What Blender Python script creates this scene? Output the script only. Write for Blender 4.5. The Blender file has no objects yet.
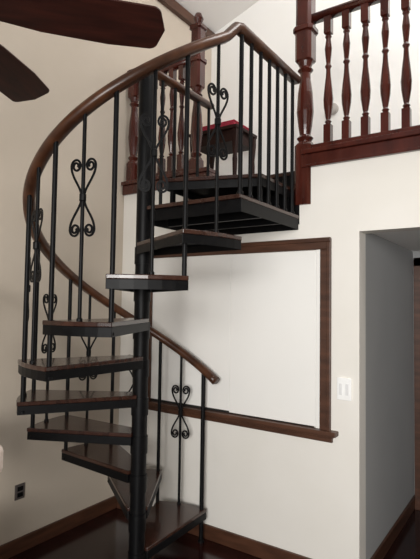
import bpy, bmesh, math, random
from mathutils import Vector, Matrix
random.seed(3)
C=bpy.context.scene.collection
# ---------------------------------------------------------------- materials
def mat(name,base,rough=0.5,metal=0.0,kind=None,c2=None,scale=8.0,bump=0.0,coat=0.0,spec=0.5,axis=(1,1,1)):
    m=bpy.data.materials.new(name); m.use_nodes=True
    nt=m.node_tree; b=nt.nodes['Principled BSDF']
    b.inputs['Base Color'].default_value=(*base,1); b.inputs['Roughness'].default_value=rough
    b.inputs['Metallic'].default_value=metal; b.inputs['Coat Weight'].default_value=coat
    b.inputs['Specular IOR Level'].default_value=spec
    tc=nt.nodes.new('ShaderNodeTexCoord'); mp=nt.nodes.new('ShaderNodeMapping')
    mp.inputs['Scale'].default_value=axis
    nt.links.new(tc.outputs['Object'],mp.inputs['Vector'])
    n=nt.nodes.new('ShaderNodeTexNoise'); n.inputs['Scale'].default_value=scale; n.inputs['Detail'].default_value=6
    nt.links.new(mp.outputs['Vector'],n.inputs['Vector'])
    if c2 is not None:
        r=nt.nodes.new('ShaderNodeValToRGB'); r.color_ramp.elements[0].color=(*base,1); r.color_ramp.elements[1].color=(*c2,1)
        r.color_ramp.elements[0].position=0.35; r.color_ramp.elements[1].position=0.68
        nt.links.new(n.outputs['Fac'],r.inputs['Fac']); nt.links.new(r.outputs['Color'],b.inputs['Base Color'])
    if bump:
        bp=nt.nodes.new('ShaderNodeBump'); bp.inputs['Strength'].default_value=bump; bp.inputs['Distance'].default_value=0.004
        nt.links.new(n.outputs['Fac'],bp.inputs['Height']); nt.links.new(bp.outputs['Normal'],b.inputs['Normal'])
    return m
M_wall=mat('plaster_back',(0.79,0.76,0.705),0.75,c2=(0.82,0.79,0.74),scale=3)
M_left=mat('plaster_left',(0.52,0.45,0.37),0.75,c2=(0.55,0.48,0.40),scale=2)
M_hall=mat('plaster_hall_shaded',(0.38,0.385,0.39),0.8,c2=(0.40,0.405,0.41),scale=2)  # grey puts the unlit corridor's shade into the plaster colour
M_loft=mat('plaster_loft',(0.85,0.84,0.81),0.75,c2=(0.87,0.86,0.84),scale=2)
M_ceil=mat('ceiling_paint',(0.86,0.85,0.82),0.8,c2=(0.88,0.87,0.85),scale=2)
M_panel=mat('panel_paint',(0.85,0.835,0.805),0.5,c2=(0.87,0.855,0.825),scale=1.5)
M_black=mat('black_iron',(0.0026,0.0026,0.0032),0.45,0.0,c2=(0.0045,0.0045,0.005),scale=30,spec=.16)
M_rail=mat('rail_wood',(0.042,0.015,0.007),0.36,c2=(0.098,0.037,0.016),scale=9,coat=0.15,spec=.4)
M_tread=mat('tread_wood',(0.024,0.009,0.006),0.24,c2=(0.050,0.019,0.012),scale=10,coat=0.3,axis=(1,4,1),spec=.45)
M_mahog=mat('mahogany',(0.038,0.007,0.004),0.26,c2=(0.074,0.014,0.008),scale=14,coat=0.3,axis=(1,1,.25),spec=.45)
M_trim=mat('trim_wood',(0.046,0.018,0.009),0.42,c2=(0.095,0.038,0.020),scale=12,axis=(.3,.3,2))
M_fan=mat('fan_wood',(0.020,0.005,0.0035),0.5,c2=(0.048,0.011,0.007),scale=10,axis=(.4,3,1),spec=.25)
M_white=mat('white_plastic',(0.93,0.93,0.92),0.35)
M_white2=mat('rocker_plastic',(0.78,0.78,0.78),0.35)
M_grey=mat('grey_plate',(0.09,0.075,0.07),0.4)
M_red=mat('red_cloth',(0.26,0.014,0.03),0.9,c2=(0.36,0.026,0.055),scale=40)
M_door=mat('door_wood',(0.018,0.008,0.005),0.4,c2=(0.034,0.015,0.009),scale=10,axis=(1,1,.2),spec=.3)
M_dark=mat('dark_table_wood',(0.014,0.004,0.003),0.5,c2=(0.026,0.008,0.005),scale=10,spec=.2)
M_fabric=mat('beige_fabric',(0.80,0.66,0.58),0.9,c2=(0.86,0.75,0.68),scale=60)
M_gap=mat('gap_shade',(0.01,0.008,0.007),0.8)  # near-black colour standing in for shade in the panel gap
M_det=mat('detector_plastic',(.42,.39,.36),.5)
def floormat():
    m=bpy.data.materials.new('mahogany_floor'); m.use_nodes=True; nt=m.node_tree; b=nt.nodes['Principled BSDF']
    tc=nt.nodes.new('ShaderNodeTexCoord'); br=nt.nodes.new('ShaderNodeTexBrick')
    br.inputs['Color1'].default_value=(0.018,0.0045,0.004,1); br.inputs['Color2'].default_value=(0.030,0.0075,0.006,1)
    br.inputs['Mortar'].default_value=(0.005,0.002,0.002,1); br.inputs['Scale'].default_value=1
    br.inputs['Brick Width'].default_value=1.2; br.inputs['Row Height'].default_value=0.09; br.inputs['Mortar Size'].default_value=0.002
    n=nt.nodes.new('ShaderNodeTexNoise'); n.inputs['Scale'].default_value=6
    mx=nt.nodes.new('ShaderNodeMixRGB'); mx.blend_type='MULTIPLY'; mx.inputs['Fac'].default_value=0.5
    nt.links.new(tc.outputs['Object'],br.inputs['Vector']); nt.links.new(tc.outputs['Object'],n.inputs['Vector'])
    nt.links.new(br.outputs['Color'],mx.inputs[1]); nt.links.new(n.outputs['Fac'],mx.inputs[2])
    nt.links.new(mx.outputs['Color'],b.inputs['Base Color'])
    b.inputs['Roughness'].default_value=0.16; return m
M_floor=floormat()
# ---------------------------------------------------------------- helpers
def finish(bm,name,m,parent=None,smooth=False,bevel=0):
    bmesh.ops.recalc_face_normals(bm,faces=bm.faces[:])
    me=bpy.data.meshes.new(name); bm.to_mesh(me); bm.free()
    me.materials.append(m)
    if smooth:
        for p in me.polygons: p.use_smooth=True
    o=bpy.data.objects.new(name,me); C.objects.link(o)
    if parent: o.parent=parent
    if bevel:
        md=o.modifiers.new('bevel','BEVEL'); md.width=bevel; md.segments=2; md.limit_method='ANGLE'
    return o
def addbox(bm,a,b):
    x0,y0,z0=a;x1,y1,z1=b
    v=[bm.verts.new(p) for p in [(x0,y0,z0),(x1,y0,z0),(x1,y1,z0),(x0,y1,z0),(x0,y0,z1),(x1,y0,z1),(x1,y1,z1),(x0,y1,z1)]]
    for f in [(0,3,2,1),(4,5,6,7),(0,1,5,4),(1,2,6,5),(2,3,7,6),(3,0,4,7)]: bm.faces.new([v[i] for i in f])
def boxes(name,lst,m,parent=None,bevel=0):
    bm=bmesh.new()
    for a,b in lst: addbox(bm,a,b)
    return finish(bm,name,m,parent,bevel=bevel)
def lathe(bm,prof,cx=0,cy=0,n=16,square=None):
    rings=[]
    for r,z,sq in prof:
        ring=[]
        for i in range(n):
            a=2*math.pi*(i+.5)/n
            c,s=math.cos(a),math.sin(a)
            k=r/max(abs(c),abs(s)) if sq else r
            ring.append(bm.verts.new((cx+k*c,cy+k*s,z)))
        rings.append(ring)
    for p,q in zip(rings,rings[1:]):
        for i in range(n): bm.faces.new([p[i],p[(i+1)%n],q[(i+1)%n],q[i]])
    bm.faces.new(rings[0][::-1]); bm.faces.new(rings[-1])
def sweep(bm,pts,prof,up=Vector((0,0,1)),cap=True):
    pts=[Vector(p) for p in pts]; rings=[]
    for i,p in enumerate(pts):
        t=(pts[min(i+1,len(pts)-1)]-pts[max(i-1,0)]).normalized()
        s=t.cross(up).normalized(); u=s.cross(t).normalized()
        rings.append([bm.verts.new(p+s*a+u*b) for a,b in prof])
    n=len(prof)
    for p,q in zip(rings,rings[1:]):
        for i in range(n): bm.faces.new([p[i],p[(i+1)%n],q[(i+1)%n],q[i]])
    if cap: bm.faces.new(rings[0][::-1]); bm.faces.new(rings[-1])
def empty(name,loc,label,cat):
    o=bpy.data.objects.new(name,None); o.location=loc; o.empty_display_size=.1; C.objects.link(o)
    o['label']=label;o['category']=cat; return o
def lab(o,l,c=None):
    o['label']=l
    if c: o['category']=c
    return o
def st(o): o['kind']='structure'; return o
RAILP=[(-.028,-.012),(-.030,.004),(-.024,.016),(-.010,.022),(.010,.022),(.024,.016),(.030,.004),(.028,-.012),(.018,-.02),(-.018,-.02)]

XL=-2.77; YB=2.79; WT=0.12; ZF=2.52; H=0.2155; ZP=2.155; YL=4.0
PX,PY=-1.91,2.09; GX=-1.245
XH=-0.87; ZH=2.03
# ---------------------------------------------------------------- room shell
st(boxes('floor',[((XL-.1,-3.2,-.1),(2.7,4.8,0))],M_floor))
st(boxes('wall_back',[((XL,YB,0),(PX-.02,YB+WT,ZF-.02)),((PX-.02,YB,0),(GX,YB+WT,2.1)),((GX,YB,0),(XH,YB+WT,ZF-.02)),
   ((XH,YB,ZH),(0.25,YB+WT,ZF-.02)),((0.25,YB,0),(2.7,YB+WT,ZF-.02))],M_wall))
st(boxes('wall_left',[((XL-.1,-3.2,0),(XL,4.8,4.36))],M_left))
st(boxes('wall_right',[((2.6,-3.2,0),(2.7,4.8,6.2))],M_left))
bm=bmesh.new()
v=[bm.verts.new(p) for p in [(XL-.1,-3.2,4.33),(2.7,-3.2,6.1),(2.7,4.8,6.1),(XL-.1,4.8,4.33),(XL-.1,-3.2,4.43),(2.7,-3.2,6.2),(2.7,4.8,6.2),(XL-.1,4.8,4.43)]]
for f in [(0,3,2,1),(4,5,6,7),(0,1,5,4),(1,2,6,5),(2,3,7,6),(3,0,4,7)]: bm.faces.new([v[i] for i in f])
st(finish(bm,'ceiling',M_ceil))
st(boxes('trim_1',[((XL,-3.2,4.27),(XL+.045,YL,4.36))],M_trim))
st(boxes('wall_loft',[((XL,YL,ZF),(2.6,YL+.1,6.12))],M_loft))
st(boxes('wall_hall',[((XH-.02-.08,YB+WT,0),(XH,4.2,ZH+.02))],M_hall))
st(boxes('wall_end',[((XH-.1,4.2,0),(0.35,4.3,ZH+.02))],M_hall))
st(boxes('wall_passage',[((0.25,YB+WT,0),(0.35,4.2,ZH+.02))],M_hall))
st(boxes('ceiling_hall',[((XH-.1,YB+WT,ZH+.02),(0.35,4.3,ZH+.06))],M_ceil))
st(boxes('floor_loft',[((XL,YB+WT,ZF-.14),(PX-.02,YL,ZF)),((GX,YB+WT,ZF-.14),(2.6,YL,ZF)),((PX-.02,3.10,ZF-.14),(GX,YL,ZF))],M_mahog))
st(boxes('baseboard_left',[((XL,-3.2,0),(XL+.018,YB,.095))],M_trim,bevel=.004))
st(boxes('baseboard_back',[((XL+.018,YB-.018,0),(XH,YB,.095))],M_trim,bevel=.004))
st(boxes('baseboard_hall',[((XH,YB+.0,0),(XH+.016,4.2,.095))],M_trim,bevel=.004))
st(boxes('trim_2',[((GX+.02,YB-.022,2.455),(2.6,YB+WT,2.53)),((GX+.02,YB-.040,2.53),(2.6,YB+WT,2.56)),((GX+.02,YB-.030,2.448),(2.6,YB,2.466))],M_mahog,bevel=.005))
st(boxes('trim_3',[((XL,YB-.022,2.455),(PX-.02,YB+WT,2.53)),((XL,YB-.040,2.53),(PX-.02,YB+WT,2.56))],M_mahog,bevel=.005))
st(boxes('trim_4',[((PX-.02,YB,2.10),(GX,3.10,2.315)),((PX-.02,3.08,2.30),(GX,3.10,2.50))],M_black))
st(boxes('trim_5',[((PX-.02,YB+.001,2.315),(GX,3.08,2.34)),((PX-.02,3.06,2.50),(GX,3.12,2.525))],M_tread))
d=st(boxes('door_1',[((XH+.075,4.165,0),(0.20,4.2,1.93))],M_door,bevel=.004))
boxes('door_panel',[((XH+.16,4.155,.2),(-.35,4.166,.85)),((XH+.16,4.155,1.0),(-.35,4.166,1.8)),((-.25,4.155,.2),(.12,4.166,.85)),((-.25,4.155,1.0),(.12,4.166,1.8))],M_door,d,bevel=.004)
st(boxes('trim_6',[((XH+.016,4.14,0),(XH+.085,4.2,1.99)),((XH+.016,4.14,1.92),(0.25,4.2,1.99))],M_trim,bevel=.004))

# ---------------------------------------------------------------- framed pass-through on the back wall
wf=empty('framed_wall_panel',(-1.77,YB,.8),'dark wood framed opening closed by white panels on the wall','window frame')
def loc(o,e):
    o.parent=e; o.matrix_parent_inverse=Matrix.Translation(-Vector(e.location)); return o
fx0,fx1,fz0,fz1=-2.50,-1.035,.86,2.0
cw=.066
loc(boxes('frame_casing',[((fx0,YB-.022,fz1-cw),(fx1,YB,fz1)),((fx0,YB-.022,fz0),(fx0+cw,YB,fz1-cw)),((fx1-cw,YB-.022,fz0),(fx1,YB,fz1-cw)),
  ((fx0-.004,YB-.034,fz1-.022),(fx1+.004,YB-.02,fz1+.004)),((fx1-.022,YB-.034,fz0),(fx1+.004,YB-.02,fz1-.022)),((fx0-.004,YB-.034,fz0),(fx0+.022,YB-.02,fz1-.022))],M_trim,bevel=.004),wf)
loc(boxes('window_sill',[((fx0-.04,YB-.058,fz0-.022),(fx1+.045,YB,fz0+.006)),((fx0-.01,YB-.030,fz0-.04),(fx1+.018,YB,fz0-.022)),((fx0-.005,YB-.020,fz0-.065),(fx1+.012,YB,fz0-.04))],M_trim,bevel=.004),wf)
loc(boxes('gap_shade_strip',[((fx0+cw,YB-.004,fz0+.006),(-1.14,YB,fz0+.05))],M_gap),wf)  # flat dark strip painting the shade along the panels' bottom gap
loc(boxes('panel',[((fx0+cw,YB-.010,fz0+.022),(-1.74,YB,fz1-cw))],M_panel,bevel=.002),wf)
loc(boxes('panel',[((-1.737,YB-.014,fz0+.014),(-1.127,YB,fz1-cw-.003))],M_panel,bevel=.002),wf)
loc(boxes('batten',[((-1.126,YB-.015,fz0+.006),(fx1-cw,YB,fz1-cw))],M_panel,bevel=.002),wf)

# ---------------------------------------------------------------- switch and outlet
sw=lab(boxes('light_switch',[((-.998,YB-.010,1.05),(-.914,YB,1.177))],M_white,bevel=.003),'white plastic double light switch on the plain wall','light switch')
for i,x in enumerate((-.975,-.937)):
    boxes('rocker',[((x-.009,YB-.014,1.080),(x+.009,YB-.009,1.146))],M_white2,sw,bevel=.002)
ou=lab(boxes('wall_outlet',[((XL,1.885,.335),(XL+.008,1.955,.43))],M_grey,bevel=.003),'dark grey electrical outlet plate low on the wall','outlet')
boxes('socket',[((XL+.007,1.90,.350),(XL+.012,1.94,.378)),((XL+.007,1.90,.388),(XL+.012,1.94,.416))],M_black,ou,bevel=.002)

# ---------------------------------------------------------------- spiral staircase
S=empty('spiral_staircase',(PX,PY,0),'black iron spiral staircase with dark wood treads and curved wood handrail','staircase')
def pt(th,r,z): a=math.radians(th); return Vector((r*math.cos(a),r*math.sin(a),z))
bm=bmesh.new()
lathe(bm,[(.15,0,0),(.15,.012,0),(.07,.018,0),(.055,.05,0),(.044,.055,0),(.044,2.97,0),(.044,2.985,0),(.034,3.0,0),(.01,3.008,0)],n=28)
pole=finish(bm,'center_pole',M_black,S,smooth=True); m_=pole.modifiers.new('e','EDGE_SPLIT'); m_.split_angle=.7
RT=.66; RR=.63
def rz(th): return 1.115+0.00685*(th-85)
def poly_prism(bm,pl,z0,z1,hollow=False):
    vs=[bm.verts.new((x,y,z1)) for x,y in pl]; vb=[bm.verts.new((x,y,z0)) for x,y in pl]
    n=len(pl)
    bm.faces.new(vs); fb=bm.faces.new(vb[::-1])
    for i in range(n): bm.faces.new([vs[i],vb[i],vb[(i+1)%n],vs[(i+1)%n]])
    if hollow:
        bm.normal_update()
        bmesh.ops.recalc_face_normals(bm,faces=bm.faces[:])
        r=bmesh.ops.inset_region(bm,faces=[fb],thickness=.008)
        bmesh.ops.translate(bm,verts=fb.verts,vec=(0,0,(z1-z0)*.85))
def wedge(t0,t1,r,inset=0):
    mid=(t0+t1)/2
    pl=[]
    for k in range(7):
        t=t0+(t1-t0)*k/6; p=pt(t,r-inset,0); pl.append((p.x,p.y))
    w=.058
    m=math.radians(mid)
    for sgn in (1,-1):
        px=-math.sin(m)*w*sgn+math.cos(m)*.02; py=math.cos(m)*w*sgn+math.sin(m)*.02
        pl.append((px,py))
    return pl
for n in range(1,10):
    t0=90+30*(n-1)-2; t1=90+30*n+1; z=H*n
    bm=bmesh.new(); poly_prism(bm,wedge(t0,t1,RT,.004),z-.068,z-.022,True)
    stp=finish(bm,'step',M_black,S,bevel=.002)
    bm=bmesh.new(); lathe(bm,[(.049,z-.12,0),(.049,z-.022,0)],n=24)
    bm2=finish(bm,'step_hub',M_black,stp,smooth=True); e=bm2.modifiers.new('e','EDGE_SPLIT'); e.split_angle=.7
    bm=bmesh.new(); poly_prism(bm,wedge(t0,t1,RT),z-.022,z)
    finish(bm,'tread_board',M_tread,stp,bevel=.004)
gx=GX-PX; gy=YB-PY
bm=bmesh.new(); poly_prism(bm,[(0,0),(gx-.004,0),(gx-.004,gy-.004),(-.04,gy-.004),(-.04,0.02)],ZP-.090,ZP-.022,True)
plat=finish(bm,'landing_platform',M_black,S,bevel=.002)
boxes('cross_brace',[((.0,gy*f-.012,ZP-.085),(gx-.012,gy*f+.012,ZP-.03)) for f in (.33,.66)],M_black,plat)
bm=bmesh.new(); poly_prism(bm,[(-.02,-.02),(gx,-.02),(gx,gy-.004),(-.04,gy-.004),(-.04,0)],ZP-.022,ZP)
finish(bm,'tread_board',M_tread,plat,bevel=.004)
ZT=2.335
pl=[(.07,.10),(gx-.05,.30),(gx-.05,gy-.004),(.03,gy-.004)]
bm=bmesh.new(); poly_prism(bm,pl,ZT-.070,ZT-.022,True); bs=finish(bm,'step',M_black,S,bevel=.002)
bm=bmesh.new(); poly_prism(bm,[(.06,.085),(gx-.045,.285),(gx-.045,gy-.004),(.02,gy-.004)],ZT-.022,ZT); finish(bm,'tread_board',M_tread,bs,bevel=.004)
boxes('riser',[((.04,gy-.03,ZP),(gx-.06,gy-.01,ZT-.05))],M_black,bs)
for x,y in ((.10,.14),(gx-.08,.33)):
    boxes('bracket',[((x-.012,y-.012,ZP),(x+.012,y+.012,ZT-.05))],M_black,bs)
GO=gx-.014
zt=rz(360)+.01
pts=[pt(t,RR,rz(t)) for t in range(80,346,3)]
pts+= [pt(350,RR+.004,rz(350)),Vector((GO-.008,-.045,zt-.004)),Vector((GO,-.02,zt)),Vector((GO,.01,zt)),Vector((GO,.12,zt)),Vector((GO,.3,zt)),Vector((GO,gy-.03,zt))]
bm=bmesh.new(); sweep(bm,pts,[(a*1.1,b*1.2) for a,b in RAILP])
finish(bm,'handrail',M_rail,S,smooth=True)
bm=bmesh.new(); sweep(bm,[(-.0,.03,2.985),(-.0,.3,2.985),(-.0,gy-.03,2.985)],RAILP)
finish(bm,'guard_rail',M_rail,S,smooth=True)
def scroll_mesh():
    bm=bmesh.new(); ax=1.12; az=1.33
    for sx in (1,-1):
        for sz in (1,-1):
            P=[]
            cx,cz=.034,.112; r0=.024
            for k in range(13):
                u=k/12
                x=.006+(cx+r0-.006)*math.sin(u*math.pi/2)**1.7; zz=.004+(cz-.004)*u
                P.append((x,zz))
            N=44
            for k in range(1,N):
                a=k/N*math.pi*3.3; r=r0*(1-.74*k/N)
                P.append((cx+r*math.cos(a), cz+(r*1.0)*math.sin(a)))
            sweep(bm,[(sx*x*ax,0,sz*zz*az) for x,zz in P],[(a,b) for a,b in [(-.005,-.0023),(.005,-.0023),(.005,.0023),(-.005,.0023)]],up=Vector((0,1,0.0001)))
    lathe(bm,[(.012,-.020,0),(.016,-.015,0),(.016,.015,0),(.012,.020,0)],n=12)
    bmesh.ops.recalc_face_normals(bm,faces=bm.faces[:])
    me=bpy.data.meshes.new('scroll_ornament'); bm.to_mesh(me); bm.free(); me.materials.append(M_black); return me
SCR=scroll_mesh()
def baluster(x,y,z0,z1,r=.009,orn=None,th=0,name='baluster'):
    r*=1.14
    bm=bmesh.new(); lathe(bm,[(r*1.5,z0,0),(r*1.5,z0+.012,0),(r,z0+.016,0),(r,z1,0)],cx=x,cy=y,n=10)
    b=finish(bm,name,M_black,S,smooth=True); e=b.modifiers.new('e','EDGE_SPLIT'); e.split_angle=.8
    if orn:
        o=bpy.data.objects.new('scroll_ornament',SCR); C.objects.link(o); o.parent=b
        o.location=(x,y,orn); o.rotation_euler=(0,0,math.radians(th+90))
    return b
for k in range(0,10):
    th=90+30*k
    p=pt(th,RR,0)
    if k==0: baluster(p.x,p.y,0,rz(th)-.015,r=.013,name='newel')
    elif k<9: baluster(p.x,p.y,H*k-.06,rz(th)-.015,r=.0105)
    else: baluster(GO,.0,ZP,rz(th)-.01,r=.0105)
    if k<9:
        th+=16; p=pt(th,RR,0); baluster(p.x,p.y,H*(k+1),rz(th)-.015,r=.008,orn=rz(th)-.415,th=th)
for i in range(1,7):
    baluster(GO,gy*i/6.8,ZP,zt,r=.0095)
for i in range(1,6):
    baluster(0,gy*i/5.6+.02,ZP,2.98,r=.0095)

# ---------------------------------------------------------------- loft balustrades
def bal_profile(z0,z1,s=1):
    L=z1-z0
    q=[(.017,0,1),(.017,.14,1),(.010,.15,0),(.016,.165,0),(.010,.18,0),(.013,.20,0),(.021,.28,0),(.023,.34,0),(.019,.42,0),(.012,.52,0),(.010,.58,0),(.016,.60,0),(.010,.62,0),(.015,.70,0),(.017,.74,0),(.011,.82,0),(.016,.835,0),(.010,.85,0),(.017,.86,1),(.017,1,1)]
    return [(r*s,z0+L*f,k) for r,f,k in q]
def newel(parent,x,y,z0,z1,h=.055,top=True):
    prof=[(h,z0,1),(h,z1-.76,1),(h*.9,z1-.74,0),(h*.7,z1-.73,0),(h*.95,z1-.71,0),(h*.62,z1-.69,0),(h*.8,z1-.63,0),(h*.98,z1-.54,0),(h*.85,z1-.42,0),(h*.62,z1-.33,0),(h*.6,z1-.29,0),(h*.9,z1-.27,0),(h*.65,z1-.25,0),(h*.9,z1-.22,0),(h,z1-.21,1),(h,z1-.03,1),(h*1.22,z1-.025,1),(h*1.22,z1,1),(h*.95,z1+.012,1)]
    if top: prof+=[(h*.95,z1+.22,1),(h*1.2,z1+.23,1),(h*1.2,z1+.25,1),(h*.5,z1+.27,0),(h*.85,z1+.31,0),(h*.5,z1+.35,0),(h*.1,z1+.36,0)]
    bm=bmesh.new(); lathe(bm,prof,cx=x,cy=y,n=16)
    o=finish(bm,'newel_post',M_mahog); loc(o,parent); return o
def balustrade(x0,x1,newels,bx,lbl):
    e=empty('loft_balustrade',((x0+x1)/2,YB+.04,2.56),lbl,'railing')
    for x,zb,zt_,tp in newels: newel(e,x,YB+.035,zb,zt_,h=.055 if x>-1.5 else .046,top=tp)
    y=YB+.045
    loc(boxes('bottom_rail',[((x0,y-.03,2.56),(x1,y+.03,2.60))],M_mahog,bevel=.005),e)
    bm=bmesh.new(); sweep(bm,[(x0,y,3.42),((x0+x1)/2,y,3.42),(x1,y,3.42)],[(a*1.1,b*1.3) for a,b in RAILP]); loc(finish(bm,'handrail',M_mahog,smooth=True),e)
    for x in bx:
        bm=bmesh.new(); lathe(bm,bal_profile(2.60,3.405,1.32),cx=x,cy=y,n=12)
        loc(finish(bm,'baluster',M_mahog),e)
balustrade(-1.175,2.5,[(-1.225,2.22,3.36,True)],[-1.077+.115*i for i in range(18)],'mahogany loft balustrade with turned balusters above the wall')
balustrade(XL+.06,PX-.17,[(XL+.06,2.46,3.47,False),(PX-.17,2.3,3.40,True)],[XL+.16+.095*i for i in range(5)],'short mahogany loft balustrade beside the spiral stair opening')

# ---------------------------------------------------------------- loft furniture and detector
TX,TY,TZ=-2.34,3.58,3.11
T=empty('side_table',(TX,TY,ZF),'low dark wooden side table with a red cloth on the loft','table')
tw,td=.25,.18
loc(boxes('table_top',[((TX-tw,TY-td,TZ-.03),(TX+tw,TY+td,TZ))],M_dark,bevel=.004),T)
for sx in(-1,1):
    for sy in(-1,1):
        cx=TX+sx*(tw-.03); cy=TY+sy*(td-.03)
        bm=bmesh.new(); lathe(bm,[(.014,ZF,0),(.022,ZF+.3,0),(.018,ZF+.35,0),(.022,TZ-.10,1),(.022,TZ-.03,1)],cx=cx,cy=cy,n=12); loc(finish(bm,'leg',M_dark),T)
loc(boxes('table_apron',[((TX-tw+.03,TY-td+.025,TZ-.13),(TX+tw-.03,TY+td-.025,TZ-.03))],M_dark),T)
cl=boxes('folded_cloth',[((TX-.22,TY-.17,TZ+.001),(TX+.22,TY+.13,TZ+.018)),((TX-.215,TY-.165,TZ+.0185),(TX+.21,TY+.125,TZ+.034)),((TX-.20,TY-.16,TZ+.0345),(TX+.215,TY+.12,TZ+.05))],M_red,bevel=.006)
lab(cl,'folded red cloth lying on the dark side table','cloth')
bm=bmesh.new(); lathe(bm,[(.05,0,0),(.05,.015,0),(.045,.03,0),(.02,.036,0)],n=24)
sd=finish(bm,'smoke_detector',M_det,smooth=False); sd.rotation_euler=(math.radians(90),0,0); sd.location=(-1.475,YL,3.30)
lab(sd,'round beige smoke detector mounted on the loft wall','smoke detector')

# ---------------------------------------------------------------- upholstered chair (only its back corner shows)
K=empty('upholstered_chair',(-2.32,1.05,0),'pale peach upholstered chair beside the staircase','chair')
cx0,cx1=-2.60,-1.995
loc(boxes('seat',[((cx0,.80,.38),(cx1,1.28,.47))],M_fabric,bevel=.03),K)
loc(boxes('backrest',[((cx0,1.20,.82),(cx1,1.31,.955))],M_fabric,bevel=.03),K)
for x in (cx0+.05,cx1-.07):
    loc(boxes('leg',[((x-.02,.83,0),(x+.02,.87,.38))],M_door,bevel=.004),K)
    loc(boxes('leg',[((x-.02,1.24,0),(x+.02,1.28,.84))],M_door,bevel=.004),K)

# ---------------------------------------------------------------- ceiling fan
FX,FY,FZ=-1.66,.735,2.59
zc=4.33+(FX-XL+.1)*(6.1-4.33)/5.57
F=empty('ceiling_fan',(FX,FY,FZ),'dark reddish wood five blade ceiling fan on a long downrod','ceiling fan')
bm=bmesh.new(); lathe(bm,[(.05,-.06,0),(.09,-.05,0),(.11,-.02,0),(.12,.02,0),(.12,.10,0),(.09,.14,0),(.03,.17,0)],n=28); finish(bm,'motor_housing',M_fan,F,smooth=True)
bm=bmesh.new(); lathe(bm,[(.014,.16,0),(.014,zc-FZ-.06,0)],n=14); finish(bm,'downrod',M_fan,F,smooth=True)
bm=bmesh.new(); lathe(bm,[(.03,zc-FZ-.08,0),(.06,zc-FZ-.05,0),(.075,zc-FZ+.02,0)],n=20); finish(bm,'ceiling_canopy',M_fan,F,smooth=True)
Fd=Vector((-.566,.824)); Rd=Vector((.824,.566))
tip1=Fd*1.715+Rd*(-.18); a1=math.atan2(tip1.y-FY,tip1.x-FX)
L=.79
for k in range(5):
    bm=bmesh.new()
    out=[]
    def corner(cx,cy,r,a0,a1_):
        for q in range(6):
            a=math.radians(a0+(a1_-a0)*q/5); out.append((cx+r*math.cos(a),cy+r*math.sin(a)))
    corner(.215,-.030,.025,180,270); out.append((L*.45,-.082)); out.append((L*.75,-.100)); corner(L-.05,-.062,.034,280,350); out.append((L+.003,0)); corner(L-.05,.062,.034,10,80); out.append((L*.75,.100)); out.append((L*.45,.082)); corner(.215,.030,.025,90,180)
    vs=[bm.verts.new((x,y,.004)) for x,y in out]; vb=[bm.verts.new((x,y,-.004)) for x,y in out]
    bm.faces.new(vs); bm.faces.new(vb[::-1])
    for i in range(len(out)): bm.faces.new([vs[i],vb[i],vb[(i+1)%len(out)],vs[(i+1)%len(out)]])
    b=finish(bm,'blade',M_fan,F,bevel=.002)
    b.rotation_euler=(math.radians(-15),0,a1+k*math.radians(72))
    bm=bmesh.new(); addbox(bm,(.09,-.018,.004),(.30,.018,.012)); addbox(bm,(.24,-.03,.004),(.31,.03,.011))
    finish(bm,'blade_bracket',M_black,b,bevel=.002)

# ---------------------------------------------------------------- lights & world
w=bpy.data.worlds.new('world'); bpy.context.scene.world=w; w.use_nodes=True
w.node_tree.nodes['Background'].inputs['Color'].default_value=(0.95,0.97,1.0,1)
w.node_tree.nodes['Background'].inputs['Strength'].default_value=0.30
def area(name,loc_,target,sx,sy,e,col,spread=180):
    l=bpy.data.lights.new(name,'AREA'); l.shape='RECTANGLE'; l.size=sx; l.size_y=sy; l.energy=e; l.color=col; l.spread=math.radians(spread)
    o=bpy.data.objects.new(name,l); o.location=loc_; C.objects.link(o)
    o.rotation_euler=(Vector(target)-Vector(loc_)).to_track_quat('-Z','Y').to_euler(); return o
area('window_light',(0.8,-2.4,1.9),(-.8,2.8,1.8),2.6,1.9,96,(1,.98,.945),105)
area('skylight',(0.3,2.6,5.2),(-1.2,4.0,3.2),1.6,1.0,100,(1,.985,.965))
bpy.context.scene.view_settings.view_transform='Standard'

# ---------------------------------------------------------------- camera
cam=bpy.data.cameras.new('camera'); co=bpy.data.objects.new('camera',cam); C.objects.link(co)
cam.sensor_fit='VERTICAL'; cam.sensor_height=36; cam.lens=36*484/559; cam.clip_start=.05
pitch=math.radians(2.8); roll=.015
Fv=Vector((Fd.x,Fd.y,0)).normalized(); Rv=Vector((Rd.x,Rd.y,0)).normalized(); Uv=Vector((0,0,1))
f=Fv*math.cos(pitch)+Uv*math.sin(pitch); u=Uv*math.cos(pitch)-Fv*math.sin(pitch)
r=Rv*math.cos(roll)+u*math.sin(roll); u2=u*math.cos(roll)-Rv*math.sin(roll)
m=Matrix((( r.x,u2.x,-f.x,0),(r.y,u2.y,-f.y,0),(r.z,u2.z,-f.z,1.6),(0,0,0,1)))
co.matrix_world=m
bpy.context.scene.camera=co
